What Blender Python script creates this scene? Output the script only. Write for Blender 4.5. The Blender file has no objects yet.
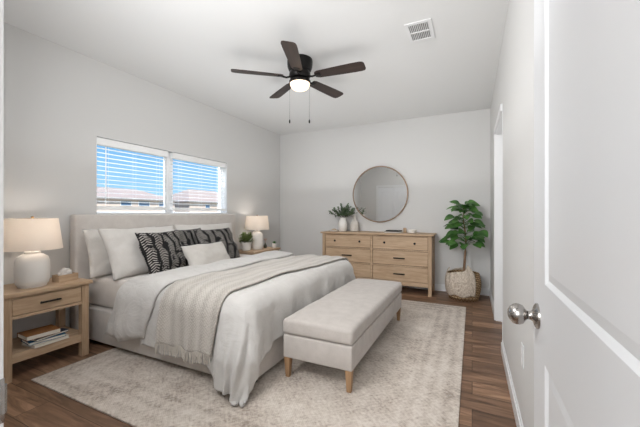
import bpy, bmesh, math, random
from mathutils import Vector, Matrix, noise
random.seed(7)
PI = math.pi
SC = bpy.context.scene
COL = SC.collection

# ---------------------------------------------------------------- camera
XL, XR, YB, YN, H = -3.39, 0.24, 5.26, 0.24, 2.74
cam_d = bpy.data.cameras.new('camera')
cam_d.sensor_width = 36.0
cam_d.lens = 317.0 / 640.0 * 36.0
cam_d.clip_start = 0.02
cam = bpy.data.objects.new('camera', cam_d)
COL.objects.link(cam)
cam.location = (0, 0, 1.203)
cam.rotation_euler = (PI / 2, 0, 0.44752)
SC.camera = cam

# ---------------------------------------------------------------- world / lights / exposure
w = bpy.data.worlds.new('sky')
SC.world = w
w.use_nodes = True
wn = w.node_tree
wn.nodes.clear()
wo = wn.nodes.new('ShaderNodeOutputWorld')
wb = wn.nodes.new('ShaderNodeBackground')
tcw = wn.nodes.new('ShaderNodeTexCoord')
spw = wn.nodes.new('ShaderNodeSeparateXYZ')
sk = wn.nodes.new('ShaderNodeValToRGB')          # clear daytime sky: pale at the horizon, deep blue overhead
el = sk.color_ramp.elements
el[0].position, el[0].color = 0.0, (.62, .80, .95, 1)
el[1].position, el[1].color = 1.0, (.06, .20, .62, 1)
for p_, c_ in ((.06, (.33, .64, .92, 1)), (.20, (.15, .45, .84, 1))):
    q_ = el.new(p_); q_.color = c_
wb.inputs['Strength'].default_value = 0.85
wn.links.new(tcw.outputs['Generated'], spw.inputs[0])
wn.links.new(spw.outputs[2], sk.inputs[0])
wn.links.new(sk.outputs[0], wb.inputs['Color'])
wn.links.new(wb.outputs[0], wo.inputs['Surface'])

def area(name, loc, target, sx, sy, power, col=(1, 1, 1)):
    d = bpy.data.lights.new(name, 'AREA')
    d.shape = 'RECTANGLE'
    d.size, d.size_y = sx, sy
    d.energy = power
    d.color = col
    o = bpy.data.objects.new(name, d)
    o.location = loc
    o.rotation_euler = (Vector(target) - Vector(loc)).to_track_quat('-Z', 'Y').to_euler()
    COL.objects.link(o)
    return o

sun_d = bpy.data.lights.new('sun', 'SUN')
sun_d.energy = 4.0
sun_d.angle = 0.01
sun_d.color = (1, .95, .88)
sun = bpy.data.objects.new('sun', sun_d)
sun.rotation_euler = Vector((-0.75, 0.35, -0.8)).to_track_quat('-Z', 'Y').to_euler()
COL.objects.link(sun)

area('added_ceiling_fill', (-1.5, 2.95, 1.60), (-1.5, 2.95, 2.74), 3.2, 4.3, 13.5, (.97, .985, 1))  # added upward panel, no real lamp: evens out the ceiling light
area('added_front_fill', (-1.30, 0.28, 2.15), (-0.9, 5.2, 1.6), 0.9, 0.8, 33, (.975, .985, 1)).data.spread = math.radians(140)  # added fill by the near wall, out of view, brightens the room
area('added_hall_fill', (-0.35, -1.05, 1.75), (-1.0, 5.2, 1.5), 0.9, 0.9, 27, (.98, .99, 1))  # added fill behind the camera, aimed through the doorway at the back wall
area('added_daylight_boost', (XL - 1.3, 2.83, 3.5), (-3.3, 2.85, 1.5), 3.0, 1.2, 220, (.86, .93, 1))  # unseen panel added outside above the window to boost the daylight

SC.view_settings.view_transform = 'Standard'
SC.view_settings.look = 'None'
SC.view_settings.exposure = 0.47
SC.view_settings.gamma = 1.0
SC.view_settings.use_curve_mapping = False

# ---------------------------------------------------------------- materials
def srgb(r, g, b):
    f = lambda c: (c / 255) / 12.92 if c / 255 <= .04045 else ((c / 255 + .055) / 1.055) ** 2.4
    return (f(r), f(g), f(b), 1)

class NT:
    def __init__(s, name):
        s.m = bpy.data.materials.new(name)
        s.m.use_nodes = True
        s.t = s.m.node_tree
        s.b = s.t.nodes['Principled BSDF']
    def n(s, kind, **kw):
        nd = s.t.nodes.new('ShaderNode' + kind)
        for k, v in kw.items():
            if k in nd.inputs.keys():
                nd.inputs[k].default_value = v
            else:
                setattr(nd, k, v)
        return nd
    def l(s, a, b):
        s.t.links.new(a, b)
    def math(s, op, a, b=None, c=None):
        nd = s.t.nodes.new('ShaderNodeMath'); nd.operation = op
        for i, v in enumerate((a, b, c)):
            if v is None: continue
            if isinstance(v, (int, float)): nd.inputs[i].default_value = v
            else: s.l(v, nd.inputs[i])
        return nd.outputs[0]
    def coord(s, which='Object', scale=(1, 1, 1), rot=(0, 0, 0)):
        tc = s.n('TexCoord'); mp = s.n('Mapping')
        mp.inputs['Scale'].default_value = scale
        mp.inputs['Rotation'].default_value = rot
        s.l(tc.outputs[which], mp.inputs['Vector'])
        return mp.outputs[0]
    def ramp(s, fac, stops):
        r = s.n('ValToRGB')
        e = r.color_ramp.elements
        e[0].position, e[0].color = stops[0]
        e[1].position, e[1].color = stops[1]
        for p, c in stops[2:]:
            x = e.new(p); x.color = c
        s.l(fac, r.inputs[0])
        return r.outputs[0]
    def mix(s, fac, a, b, mode='MIX'):
        m = s.n('MixRGB', blend_type=mode)
        for i, v in zip((0, 1, 2), (fac, a, b)):
            if isinstance(v, (int, float, tuple)): m.inputs[i].default_value = v
            else: s.l(v, m.inputs[i])
        return m.outputs[0]
    def bump(s, h, strength=.3, dist=.01):
        b = s.n('Bump'); b.inputs['Strength'].default_value = strength; b.inputs['Distance'].default_value = dist
        s.l(h, b.inputs['Height']); s.l(b.outputs[0], s.b.inputs['Normal'])
    def set(s, col=None, rough=.6, metal=0, spec=.5, sheen=0):
        if col is not None: s.b.inputs['Base Color'].default_value = col
        s.b.inputs['Roughness'].default_value = rough
        s.b.inputs['Metallic'].default_value = metal
        s.b.inputs['Specular IOR Level'].default_value = spec
        s.b.inputs['Sheen Weight'].default_value = sheen
        return s

def paint(name, col, rough=.7, bump=.04, scale=220):
    t = NT(name).set(col, rough, spec=.3)
    nz = t.n('TexNoise', Scale=scale, Detail=2.0)
    t.l(t.coord(), nz.inputs['Vector'])
    t.bump(nz.outputs[0], bump, .002)
    return t.m

def wood(name, c1, c2, axis='X', rough=.5, sc=1.0):
    t = NT(name).set(None, rough, spec=.35)
    s = {'X': (1.2, 14, 14), 'Y': (14, 1.2, 14), 'Z': (14, 14, 1.2)}[axis]
    v = t.coord('Object', tuple(k * sc for k in s))
    nz = t.n('TexNoise', Scale=2.2, Detail=6.0, Roughness=.6, Distortion=.6)
    t.l(v, nz.inputs['Vector'])
    n2 = t.n('TexNoise', Scale=9.0, Detail=3.0); t.l(v, n2.inputs['Vector'])
    f = t.math('ADD', t.math('MULTIPLY', nz.outputs[0], .7), t.math('MULTIPLY', n2.outputs[0], .3))
    t.l(t.ramp(f, [(.34, c1), (.66, c2)]), t.b.inputs['Base Color'])
    t.bump(f, .12, .002)
    return t.m

def fabric(name, c1, c2, scale=400, bump=.25, rough=.95, coordk='Object', crease=0):
    t = NT(name).set(None, rough, spec=.15, sheen=.25)
    v = t.coord(coordk)
    nz = t.n('TexNoise', Scale=scale, Detail=3.0, Roughness=.7); t.l(v, nz.inputs['Vector'])
    n2 = t.n('TexNoise', Scale=14.0, Detail=3.0); t.l(v, n2.inputs['Vector'])
    f = t.math('ADD', t.math('MULTIPLY', nz.outputs[0], .6), t.math('MULTIPLY', n2.outputs[0], .4))
    t.l(t.ramp(f, [(.35, c1), (.65, c2)]), t.b.inputs['Base Color'])
    if crease:
        n3 = t.n('TexNoise', Scale=5.5, Detail=5.0, Roughness=.55, Distortion=1.6); t.l(v, n3.inputs['Vector'])
        t.bump(t.math('ADD', n3.outputs[0], t.math('MULTIPLY', nz.outputs[0], .02)), crease, .03)
    else:
        t.bump(nz.outputs[0], bump, .003)
    return t.m

def plain(name, col, rough=.5, metal=0, spec=.5):
    t = NT(name).set(col, rough, metal, spec)
    nz = t.n('TexNoise', Scale=60.0, Detail=2.0); t.l(t.coord(), nz.inputs['Vector'])
    t.l(t.math('MULTIPLY_ADD', nz.outputs[0], .12, rough - .06), t.b.inputs['Roughness'])
    return t.m

M = {}
M['wall'] = paint('wall_paint', srgb(212, 211, 209))
M['ceiling'] = paint('ceiling_paint', srgb(228, 228, 227), .85, .12, 90)
M['trim'] = paint('white_trim_paint', srgb(228, 228, 228), .35, .01, 40)
M['door'] = paint('white_door_paint', srgb(228, 229, 231), .38, .02, 60)
M['vinyl'] = paint('window_vinyl', srgb(240, 240, 240), .4, .0, 30)
M['blind'] = paint('blind_white', srgb(244, 244, 243), .5, .0, 30)
M['oak'] = wood('light_oak_x', srgb(174, 146, 117), srgb(205, 178, 149), 'X')
M['oak_y'] = wood('light_oak_y', srgb(174, 146, 117), srgb(205, 178, 149), 'Y')
M['oak_z'] = wood('light_oak_z', srgb(169, 141, 112), srgb(199, 172, 143), 'Z')
M['leg'] = wood('bench_leg_wood', srgb(140, 108, 78), srgb(176, 142, 108), 'Z')
M['frame_wood'] = plain('mirror_frame_bronze', srgb(142, 120, 100), .45, .35)
M['black'] = plain('black_metal', srgb(28, 26, 25), .4, .6)
M['blackp'] = plain('black_plastic', srgb(20, 20, 20), .5)
M['nickel'] = plain('satin_nickel', srgb(176, 172, 168), .26, 1)
M['brass'] = plain('aged_brass', srgb(150, 125, 95), .35, 1)
M['ceramic'] = plain('white_ceramic', srgb(232, 229, 224), .45)
M['stone'] = plain('stone_beige', srgb(208, 202, 194), .7)
M['paper'] = plain('paper_white', srgb(232, 226, 214), .9, 0, .1)
M['soil'] = plain('soil', srgb(58, 44, 34), .95)
M['linen'] = fabric('bench_linen', srgb(176, 169, 163), srgb(197, 190, 184), 260, .35)
M['uphol'] = fabric('bed_linen_upholstery', srgb(199, 192, 186), srgb(215, 209, 203), 260, .3)
M['duvet'] = fabric('duvet_cotton', srgb(198, 195, 191), srgb(207, 204, 200), 500, .08, crease=.55)
M['sheet'] = fabric('sheet_cotton', srgb(205, 198, 191), srgb(218, 212, 206), 500, .08)
M['pillow'] = fabric('pillow_cotton', srgb(206, 201, 195), srgb(216, 212, 207), 500, .08, crease=.5)
M['lumbar'] = fabric('lumbar_cotton', srgb(190, 185, 179), srgb(201, 197, 191), 300, .3)

# woven throw
t = NT('knit_throw').set(None, .95, spec=.1, sheen=.3)
v = t.coord('UV', (62, 62, 1), (0, 0, PI / 4))
ck = t.n('TexVoronoi', Scale=1.0); ck.feature = 'F1'; ck.distance = 'CHEBYCHEV'; ck.inputs['Randomness'].default_value = .3
t.l(v, ck.inputs['Vector'])
wv = t.n('TexWave', Scale=3.2, Distortion=.6); wv.bands_direction = 'Y'
t.l(t.coord('UV', (1, 1, 1)), wv.inputs['Vector'])
hgt = t.math('ADD', t.math('SUBTRACT', 1.0, ck.outputs['Distance']), t.math('MULTIPLY', wv.outputs['Fac'], .35))
t.l(t.ramp(hgt, [(.45, srgb(168, 161, 152)), (1.0, srgb(198, 192, 184))]), t.b.inputs['Base Color'])  # hollows of the knit darkened, crease shade put into the colour
t.bump(hgt, .8, .007)
M['throw'] = t.m
M['fringe'] = plain('throw_fringe_yarn', srgb(205, 198, 188), .95, 0, .1)

# patterned pillow
t = NT('black_white_woven_pattern').set(None, .95, spec=.1)
tc = t.n('TexCoord'); sp = t.n('SeparateXYZ'); t.l(tc.outputs['UV'], sp.inputs[0])
nz = t.n('TexNoise', Scale=22.0, Detail=2.0); t.l(tc.outputs['UV'], nz.inputs['Vector'])
U, V = sp.outputs[0], sp.outputs[1]
uw = t.math('ADD', t.math('MULTIPLY', U, 5.0), t.math('MULTIPLY', nz.outputs[0], .12))
fr = t.math('FRACT', uw)
tri = t.math('ABSOLUTE', t.math('SUBTRACT', fr, .5))
st = t.math('SINE', t.math('ADD', t.math('MULTIPLY', V, 120.0), t.math('MULTIPLY', tri, 15.0)))
st = t.math('ADD', st, t.math('MULTIPLY', t.math('SUBTRACT', nz.outputs[0], .5), 2.2))
strokes = t.math('GREATER_THAN', st, .35)
band = t.math('LESS_THAN', tri, .36)
n3 = t.n('TexNoise', Scale=6.0); t.l(tc.outputs['UV'], n3.inputs['Vector'])
patch = t.math('GREATER_THAN', n3.outputs[0], .40)
mask = t.math('MULTIPLY', t.math('MULTIPLY', strokes, band), patch)
t.l(t.mix(mask, srgb(40, 39, 40), srgb(176, 171, 165)), t.b.inputs['Base Color'])
t.bump(mask, .5, .004)
M['pattern'] = t.m

# floor planks
t = NT('walnut_planks').set(None, .42, spec=.4)
v = t.coord('Object')
br = t.n('TexBrick'); br.offset = .37; br.offset_frequency = 2
for k, val in (('Scale', 1.0), ('Mortar Size', .0022), ('Mortar Smooth', .1), ('Bias', 0.0), ('Brick Width', 1.22), ('Row Height', .18)):
    br.inputs[k].default_value = val
br.inputs['Color1'].default_value = (0, 0, 0, 1); br.inputs['Color2'].default_value = (1, 1, 1, 1); br.inputs['Mortar'].default_value = (.5, .5, .5, 1)
t.l(v, br.inputs['Vector'])
gr = t.n('TexNoise', Scale=1.6, Detail=8.0, Roughness=.62, Distortion=1.1)
off = t.n('VectorMath'); off.operation = 'MULTIPLY_ADD'
t.l(br.outputs['Color'], off.inputs[0]); off.inputs[1].default_value = (7, 3, 5); t.l(t.coord('Object', (1.1, 8.5, 1)), off.inputs[2])
t.l(off.outputs[0], gr.inputs['Vector'])
base = t.ramp(gr.outputs[0], [(.30, srgb(100, 77, 61)), (.70, srgb(190, 155, 128)), (.5, srgb(148, 117, 94))])
tint = t.ramp(br.outputs['Color'], [(0, srgb(196, 190, 186)), (1, srgb(255, 250, 244))])
c = t.mix(1.0, base, tint, 'MULTIPLY')
c = t.mix(t.math('MULTIPLY', br.outputs['Fac'], .75), c, srgb(45, 32, 25))
t.l(c, t.b.inputs['Base Color'])
t.bump(t.math('SUBTRACT', gr.outputs[0], br.outputs['Fac']), .12, .003)
M['floor'] = t.m

# rug
t = NT('distressed_wool_rug').set(None, .98, spec=.05, sheen=.2)
v = t.coord('Object')
n1 = t.n('TexNoise', Scale=2.3, Detail=5.0, Roughness=.65); t.l(v, n1.inputs['Vector'])
n2 = t.n('TexNoise', Scale=38.0, Detail=4.0, Roughness=.75); t.l(v, n2.inputs['Vector'])
sp = t.n('SeparateXYZ'); t.l(v, sp.inputs[0])
ax = t.math('ABSOLUTE', sp.outputs[0]); ay = t.math('ABSOLUTE', sp.outputs[1])
edge = t.math('MINIMUM', t.math('SUBTRACT', 1.395, ax), t.math('SUBTRACT', 1.645, ay))
bl = t.math('MULTIPLY', t.math('SINE', t.math('MULTIPLY', edge, 62.0)), t.math('LESS_THAN', edge, .34))
vo = t.n('TexVoronoi', Scale=7.0); vo.distance = 'MANHATTAN'; vo.inputs['Randomness'].default_value = .15; t.l(v, vo.inputs['Vector'])
motif = t.math('SINE', t.math('MULTIPLY', vo.outputs['Distance'], 24.0))
f = t.math('ADD', t.math('MULTIPLY', n1.outputs[0], .7), t.math('MULTIPLY', n2.outputs[0], .8))
f = t.math('ADD', f, t.math('MULTIPLY', motif, .035))
f = t.math('ADD', f, t.math('MULTIPLY', bl, .05))
lnx = t.math('SINE', t.math('MULTIPLY', sp.outputs[0], 420.0)); lny = t.math('SINE', t.math('MULTIPLY', sp.outputs[1], 420.0))
weave = t.math('MULTIPLY', lnx, lny)
f = t.math('ADD', f, t.math('MULTIPLY', weave, .03))
t.l(t.ramp(f, [(.55, srgb(154, 141, 130)), (.92, srgb(220, 211, 201)), (.72, srgb(198, 186, 174))]), t.b.inputs['Base Color'])
t.bump(t.math('ADD', n2.outputs[0], t.math('MULTIPLY', weave, .3)), .6, .006)
M['rug'] = t.m

M['blade'] = wood('walnut_fan_blade', srgb(36, 25, 21), srgb(60, 43, 35), 'X', .42)
# rattan
t = NT('woven_rattan').set(None, .8, spec=.2)
v = t.coord('UV', (26, 14, 1))
br = t.n('TexBrick', Scale=1.0); br.inputs['Mortar Size'].default_value = .12; br.inputs['Brick Width'].default_value = 1.0; br.inputs['Row Height'].default_value = .5
br.inputs['Color1'].default_value = srgb(214, 188, 152); br.inputs['Color2'].default_value = srgb(192, 162, 124); br.inputs['Mortar'].default_value = srgb(128, 100, 72)
t.l(v, br.inputs['Vector']); t.l(br.outputs['Color'], t.b.inputs['Base Color'])
t.bump(t.math('SUBTRACT', 1.0, br.outputs['Fac']), .8, .01)
M['rattan'] = t.m
t = NT('nubby_cotton_wrap').set(None, .95, spec=.1)
v = t.coord('UV', (60, 32, 1))
vo = t.n('TexVoronoi', Scale=1.0); t.l(v, vo.inputs['Vector'])
t.l(t.ramp(vo.outputs['Distance'], [(.1, srgb(230, 219, 205)), (.8, srgb(192, 177, 160))]), t.b.inputs['Base Color'])
t.bump(t.math('SUBTRACT', 1.0, vo.outputs['Distance']), .9, .01)
M['wrap'] = t.m
# leaves
def leafmat(name, c1, c2, rough=.45):
    t = NT(name).set(None, rough, spec=.45)
    nz = t.n('TexNoise', Scale=9.0, Detail=2.0); t.l(t.coord(), nz.inputs['Vector'])
    t.l(t.ramp(nz.outputs[0], [(.3, c1), (.7, c2)]), t.b.inputs['Base Color'])
    t.b.inputs['Subsurface Weight'].default_value = 0
    return t.m
M['fig'] = leafmat('fig_leaf', srgb(42, 82, 36), srgb(84, 130, 58))
M['euc'] = leafmat('eucalyptus_leaf', srgb(66, 88, 62), srgb(112, 132, 98), .7)
M['herb'] = leafmat('small_plant_leaf', srgb(84, 108, 52), srgb(140, 158, 92), .6)
M['trunk'] = wood('fig_trunk_bark', srgb(112, 86, 66), srgb(160, 130, 104), 'Z', .8)
M['twig'] = plain('green_brown_twig', srgb(92, 84, 60), .8)
# lamp shade: translucent fabric
t = NT('linen_lamp_shade').set(srgb(240, 232, 222), .9, spec=.1)
tr = t.n('BsdfTranslucent'); tr.inputs['Color'].default_value = srgb(250, 243, 234)
df = t.n('BsdfDiffuse'); df.inputs['Color'].default_value = srgb(240, 232, 224)
mx = t.n('MixShader'); mx.inputs[0].default_value = .42
t.l(df.outputs[0], mx.inputs[1]); t.l(tr.outputs[0], mx.inputs[2])
t.l(mx.outputs[0], t.t.nodes['Material Output'].inputs['Surface'])
M['shade'] = t.m
# window glass
t = NT('window_glass')
tp = t.n('BsdfTransparent'); gl = t.n('BsdfGlossy'); gl.inputs['Roughness'].default_value = .02
mx = t.n('MixShader'); mx.inputs[0].default_value = .04
t.l(tp.outputs[0], mx.inputs[1]); t.l(gl.outputs[0], mx.inputs[2])
t.l(mx.outputs[0], t.t.nodes['Material Output'].inputs['Surface'])
M['glass'] = t.m
t = NT('mirror_glass').set((.93, .94, .94, 1), .01, 1)
M['mirror'] = t.m
t = NT('lit_opal_glass').set(srgb(255, 240, 222), .4)
t.b.inputs['Emission Color'].default_value = (1.0, .72, .46, 1)
t.b.inputs['Emission Strength'].default_value = 0.95
M['opal'] = t.m
t = NT('lit_bulb').set(srgb(255, 240, 222), .4)
t.b.inputs['Emission Color'].default_value = (1.0, .92, .84, 1)
t.b.inputs['Emission Strength'].default_value = 6
M['bulb'] = t.m
M['stucco'] = paint('house_stucco', srgb(222, 206, 194), .9, .3, 8)
M['roof'] = paint('house_roof_shingle', srgb(190, 172, 162), .9, .4, 12)
M['fascia'] = paint('house_fascia', srgb(150, 146, 142), .7, 0, 8)
M['hglass'] = plain('house_window_glass', srgb(90, 120, 150), .2)
M['ground'] = paint('dry_ground', srgb(160, 150, 120), 1, .3, 4)
M['tree'] = leafmat('far_tree_leaf', srgb(70, 96, 60), srgb(110, 134, 92), .9)

# ---------------------------------------------------------------- mesh helpers
def obj(name, bm, mat, parent=None, smooth=False, loc=None):
    me = bpy.data.meshes.new(name)
    bmesh.ops.recalc_face_normals(bm, faces=bm.faces[:])
    bm.to_mesh(me); bm.free()
    if isinstance(mat, (list, tuple)):
        for m in mat: me.materials.append(m)
    else:
        me.materials.append(mat)
    if smooth:
        for p in me.polygons: p.use_smooth = True
        try: me.set_sharp_from_angle(angle=math.radians(42))
        except Exception: pass
    o = bpy.data.objects.new(name, me)
    COL.objects.link(o)
    if parent: o.parent = parent
    if loc: o.location = loc
    return o

def thing(name, label, cat, loc=(0, 0, 0), rz=0, group=None):
    o = bpy.data.objects.new(name, None)
    o.empty_display_size = .1
    COL.objects.link(o)
    o.location = loc; o.rotation_euler = (0, 0, rz)
    o['label'] = label; o['category'] = cat
    if group: o['group'] = group
    return o

def tag(o, label, cat, group=None):
    o['label'] = label; o['category'] = cat
    if group: o['group'] = group
    return o

def struct(name, bm, mat, parent=None, smooth=False):
    o = obj(name, bm, mat, parent, smooth)
    if parent is None: o['kind'] = 'structure'
    return o

def dup(root, loc, rz=0, label=None):
    r = root.copy(); COL.objects.link(r); r.location = loc; r.rotation_euler = (0, 0, rz)
    if label: r['label'] = label
    for ch in list(root.children):
        c = ch.copy(); COL.objects.link(c); c.parent = r
        for g in list(ch.children):
            d = g.copy(); COL.objects.link(d); d.parent = c
    return r

def box(bm, x0, x1, y0, y1, z0, z1, bev=0, seg=2, mat=0):
    vs = [bm.verts.new((x, y, z)) for x in (x0, x1) for y in (y0, y1) for z in (z0, z1)]
    fs = [(0, 1, 3, 2), (4, 6, 7, 5), (0, 4, 5, 1), (2, 3, 7, 6), (0, 2, 6, 4), (1, 5, 7, 3)]
    faces = [bm.faces.new([vs[i] for i in f]) for f in fs]
    for f in faces: f.material_index = mat
    if bev:
        es = list({e for f in faces for e in f.edges})
        bmesh.ops.bevel(bm, geom=es, offset=bev, segments=seg, profile=.5, affect='EDGES')
    return faces

def B(*a, bev=0, seg=2):
    bm = bmesh.new(); box(bm, *a, bev=bev, seg=seg); return bm

def boxes(lst, bev=0):
    bm = bmesh.new()
    for b in lst: box(bm, *b, bev=bev)
    return bm

def lathe(bm, prof, n=32, c=(0, 0, 0), capb=True, capt=True, uv=False):
    rings = []
    for r, z in prof:
        rings.append([bm.verts.new((c[0] + r * math.cos(2 * PI * k / n), c[1] + r * math.sin(2 * PI * k / n), c[2] + z)) for k in range(n)])
    ul = bm.loops.layers.uv.verify() if uv else None
    for i in range(len(rings) - 1):
        for k in range(n):
            f = bm.faces.new((rings[i][k], rings[i][(k + 1) % n], rings[i + 1][(k + 1) % n], rings[i + 1][k]))
            if uv:
                us = [(k / n, i / len(rings)), ((k + 1) / n, i / len(rings)), ((k + 1) / n, (i + 1) / len(rings)), (k / n, (i + 1) / len(rings))]
                for lp, q in zip(f.loops, us): lp[ul].uv = q
    if capb: bm.faces.new(rings[0][::-1])
    if capt: bm.faces.new(rings[-1])
    return bm

def L(prof, n=32, c=(0, 0, 0), **k):
    return lathe(bmesh.new(), prof, n, c, **k)

def tube(bm, pts, rad, n=8, cap=True):
    pts = [Vector(p) for p in pts]
    if isinstance(rad, (int, float)): rad = [rad] * len(pts)
    rings = []
    up = Vector((0, 0, 1))
    for i, p in enumerate(pts):
        d = (pts[min(i + 1, len(pts) - 1)] - pts[max(i - 1, 0)]).normalized()
        a = d.cross(up)
        if a.length < .05: a = d.cross(Vector((1, 0, 0)))
        a.normalize(); b = d.cross(a).normalized()
        rings.append([bm.verts.new(p + (a * math.cos(2 * PI * k / n) + b * math.sin(2 * PI * k / n)) * rad[i]) for k in range(n)])
    for i in range(len(rings) - 1):
        for k in range(n):
            bm.faces.new((rings[i][k], rings[i][(k + 1) % n], rings[i + 1][(k + 1) % n], rings[i + 1][k]))
    if cap:
        bm.faces.new(rings[0]); bm.faces.new(rings[-1])
    return bm

# ---------------------------------------------------------------- room shell
HX0, HX1, HY0 = -1.1, 0.75, -1.15          # hall behind the bedroom doorway
struct('floor', B(XL - .15, XR + .75, HY0 - .1, YB + .12, -.1, 0), M['floor'])
struct('ceiling', B(XL - .15, XR + .75, HY0 - .1, YB + .12, H, H + .12), M['ceiling'])
struct('wall_back', B(XL - .15, XR + .75, YB, YB + .12, 0, H), M['wall'])
# left wall with window opening
WY0, WY1, WZ0, WZ1 = 1.89, 3.77, 1.207, 1.985
struct('wall_left', boxes([(XL - .15, XL, HY0, WY0, 0, H), (XL - .15, XL, WY1, YB, 0, H),
                           (XL - .15, XL, WY0, WY1, 0, WZ0), (XL - .15, XL, WY0, WY1, WZ1, H)]), M['wall'])
# right wall with a cased opening near the back
OY0, OY1, OZ = 3.19, 4.07, 2.10
struct('wall_right', boxes([(XR, XR + .12, YN - .12, OY0, 0, H), (XR, XR + .12, OY1, YB, 0, H), (XR, XR + .12, OY0, OY1, OZ, H)]), M['wall'])
# near wall with the doorway the camera looks through
DX0, DX1, DZ = -.70, .215, 2.06
struct('wall_near', boxes([(XL, DX0, YN - .12, YN - .004, 0, H), (DX0, DX1, YN - .12, YN, DZ + .02, H), (DX1, XR, YN - .12, YN, 0, H)]), M['wall'])
struct('wall_hall', boxes([(XL - .05, XR + .75, HY0 - .1, HY0, 0, H), (HX0 - .1, HX0, HY0, YN - .12, 0, H),
                           (HX1, HX1 + .1, HY0, YN, 0, H), (XR + .12, HX1, YN - .12, YN, 0, H)]), M['wall'])
# doorway jamb, both sides and head
j = struct('trim_1', boxes([(DX0, DX0 + .03, YN - .13, YN - .004, 0, DZ), (DX1 - .02, DX1, YN - .13, YN + .005, 0, DZ),
                            (DX0, DX1, YN - .13, YN + .005, DZ, DZ + .02), (DX0 + .03, DX0 + .042, YN - .13, YN - .06, 0, DZ)]), M['trim'])
# strike plate with a rounded lip curling past the jamb edge
bm = bmesh.new()
box(bm, DX0 + .0295, DX0 + .032, YN - .045, YN - .003, .872, .942, bev=.001)
tube(bm, [(DX0 + .026, YN - .005, .886), (DX0 + .026, YN - .005, .930)], .0065, 12)
obj('strike_plate', bm, M['nickel'], j, smooth=True)
# casing round the doorway on the bedroom side
struct('trim_2', boxes([(DX0 - .09, DX0 - .03, YN, YN + .016, 0, DZ + .07), (DX0 - .03, DX1, YN, YN + .016, DZ + .02, DZ + .07)], .003), M['trim'])
# casing and jamb of the opening in the right wall
struct('trim_3', boxes([(XR - .016, XR, OY1, OY1 + .065, 0, OZ + .065), (XR - .016, XR, OY0 - .0, OY1, OZ, OZ + .065),
                        (XR - .004, XR, OY0 - .02, OY0, 0, OZ),
                        (XR - .002, XR + .12, OY1 - .018, OY1, 0, OZ), (XR - .002, XR + .12, OY0, OY0 + .018, 0, OZ),
                        (XR - .002, XR + .12, OY0 + .018, OY1 - .018, OZ - .018, OZ),
                        (XR + .05, XR + .062, OY1 - .03, OY1 - .018, 0, OZ)], .002), M['trim'])
def baseboard(name, x0, x1, y0, y1, face):
    bm = bmesh.new()
    box(bm, x0, x1, y0, y1, 0, .085)
    # thinner moulded cap
    t_ = .007
    if face == '-x': box(bm, x0 + t_, x1, y0, y1, .085, .105, bev=.002)
    if face == '+x': box(bm, x0, x1 - t_, y0, y1, .085, .105, bev=.002)
    if face == '-y': box(bm, x0, x1, y0 + t_, y1, .085, .105, bev=.002)
    if face == '+y': box(bm, x0, x1, y0, y1 - t_, .085, .105, bev=.002)
    struct(name, bm, M['trim'])
baseboard('baseboard_back', XL, XR, YB - .014, YB, '-y')
baseboard('baseboard_left', XL, XL + .014, YN, YB - .014, '+x')
baseboard('baseboard_right', XR - .014, XR, YN, OY0 - .02, '-x')
baseboard('baseboard_right_back', XR - .014, XR, OY1 + .065, YB - .014, '-x')
baseboard('baseboard_near', -1.665, DX0 - .09, YN, YN + .014, '+y')

# panelled door builder: slab in local x (width) / z, thickness in y; faces +-y
def panel_faces(bm, x0, x1, z0, z1, y, s, depth=.006, mw=.030):
    """recessed panel on face y, outward direction s: moulding frame ramps in"""
    a = [(x0, z0), (x1, z0), (x1, z1), (x0, z1)]
    i1 = [(x0 + mw * .35, z0 + mw * .35), (x1 - mw * .35, z0 + mw * .35), (x1 - mw * .35, z1 - mw * .35), (x0 + mw * .35, z1 - mw * .35)]
    i2 = [(x0 + mw, z0 + mw), (x1 - mw, z0 + mw), (x1 - mw, z1 - mw), (x0 + mw, z1 - mw)]
    r = [[bm.verts.new((p[0], y, p[1])) for p in a], [bm.verts.new((p[0], y - s * depth, p[1])) for p in i1],
         [bm.verts.new((p[0], y - s * depth * .45, p[1])) for p in i2]]
    for q in range(2):
        for k in range(4):
            bm.faces.new((r[q][k], r[q][(k + 1) % 4], r[q + 1][(k + 1) % 4], r[q + 1][k]))
    bm.faces.new(r[2])

def door_mesh(W, Hd, T, panels, z0=.01):
    bm = bmesh.new()
    for s, y in ((1, T / 2), (-1, -T / 2)):
        xs = sorted({0, W} | {p[0] for p in panels} | {p[1] for p in panels})
        zs = sorted({z0, Hd} | {p[2] for p in panels} | {p[3] for p in panels})
        for i in range(len(xs) - 1):
            for k in range(len(zs) - 1):
                cx, cz = (xs[i] + xs[i + 1]) / 2, (zs[k] + zs[k + 1]) / 2
                if any(p[0] < cx < p[1] and p[2] < cz < p[3] for p in panels): continue
                bm.faces.new([bm.verts.new(q) for q in ((xs[i], y, zs[k]), (xs[i + 1], y, zs[k]), (xs[i + 1], y, zs[k + 1]), (xs[i], y, zs[k + 1]))])
        for p in panels: panel_faces(bm, *p, y, s)
    for q in (((0, z0), (0, Hd)), ((W, z0), (W, Hd)), ((0, z0), (W, z0)), ((0, Hd), (W, Hd))):
        (xa, za), (xb, zb) = q
        bm.faces.new([bm.verts.new(c_) for c_ in ((xa, -T / 2, za), (xb, -T / 2, zb), (xb, T / 2, zb), (xa, T / 2, za))])
    bmesh.ops.remove_doubles(bm, verts=bm.verts[:], dist=1e-5)
    return bm

# open entry door standing along the right wall; local x runs from hinge to free edge
d1 = bpy.data.objects.new('door_1', None); COL.objects.link(d1); d1['kind'] = 'structure'
d1.location = (.1725, .252, 0); d1.rotation_euler = (0, 0, PI / 2)
DW = .80
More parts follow.
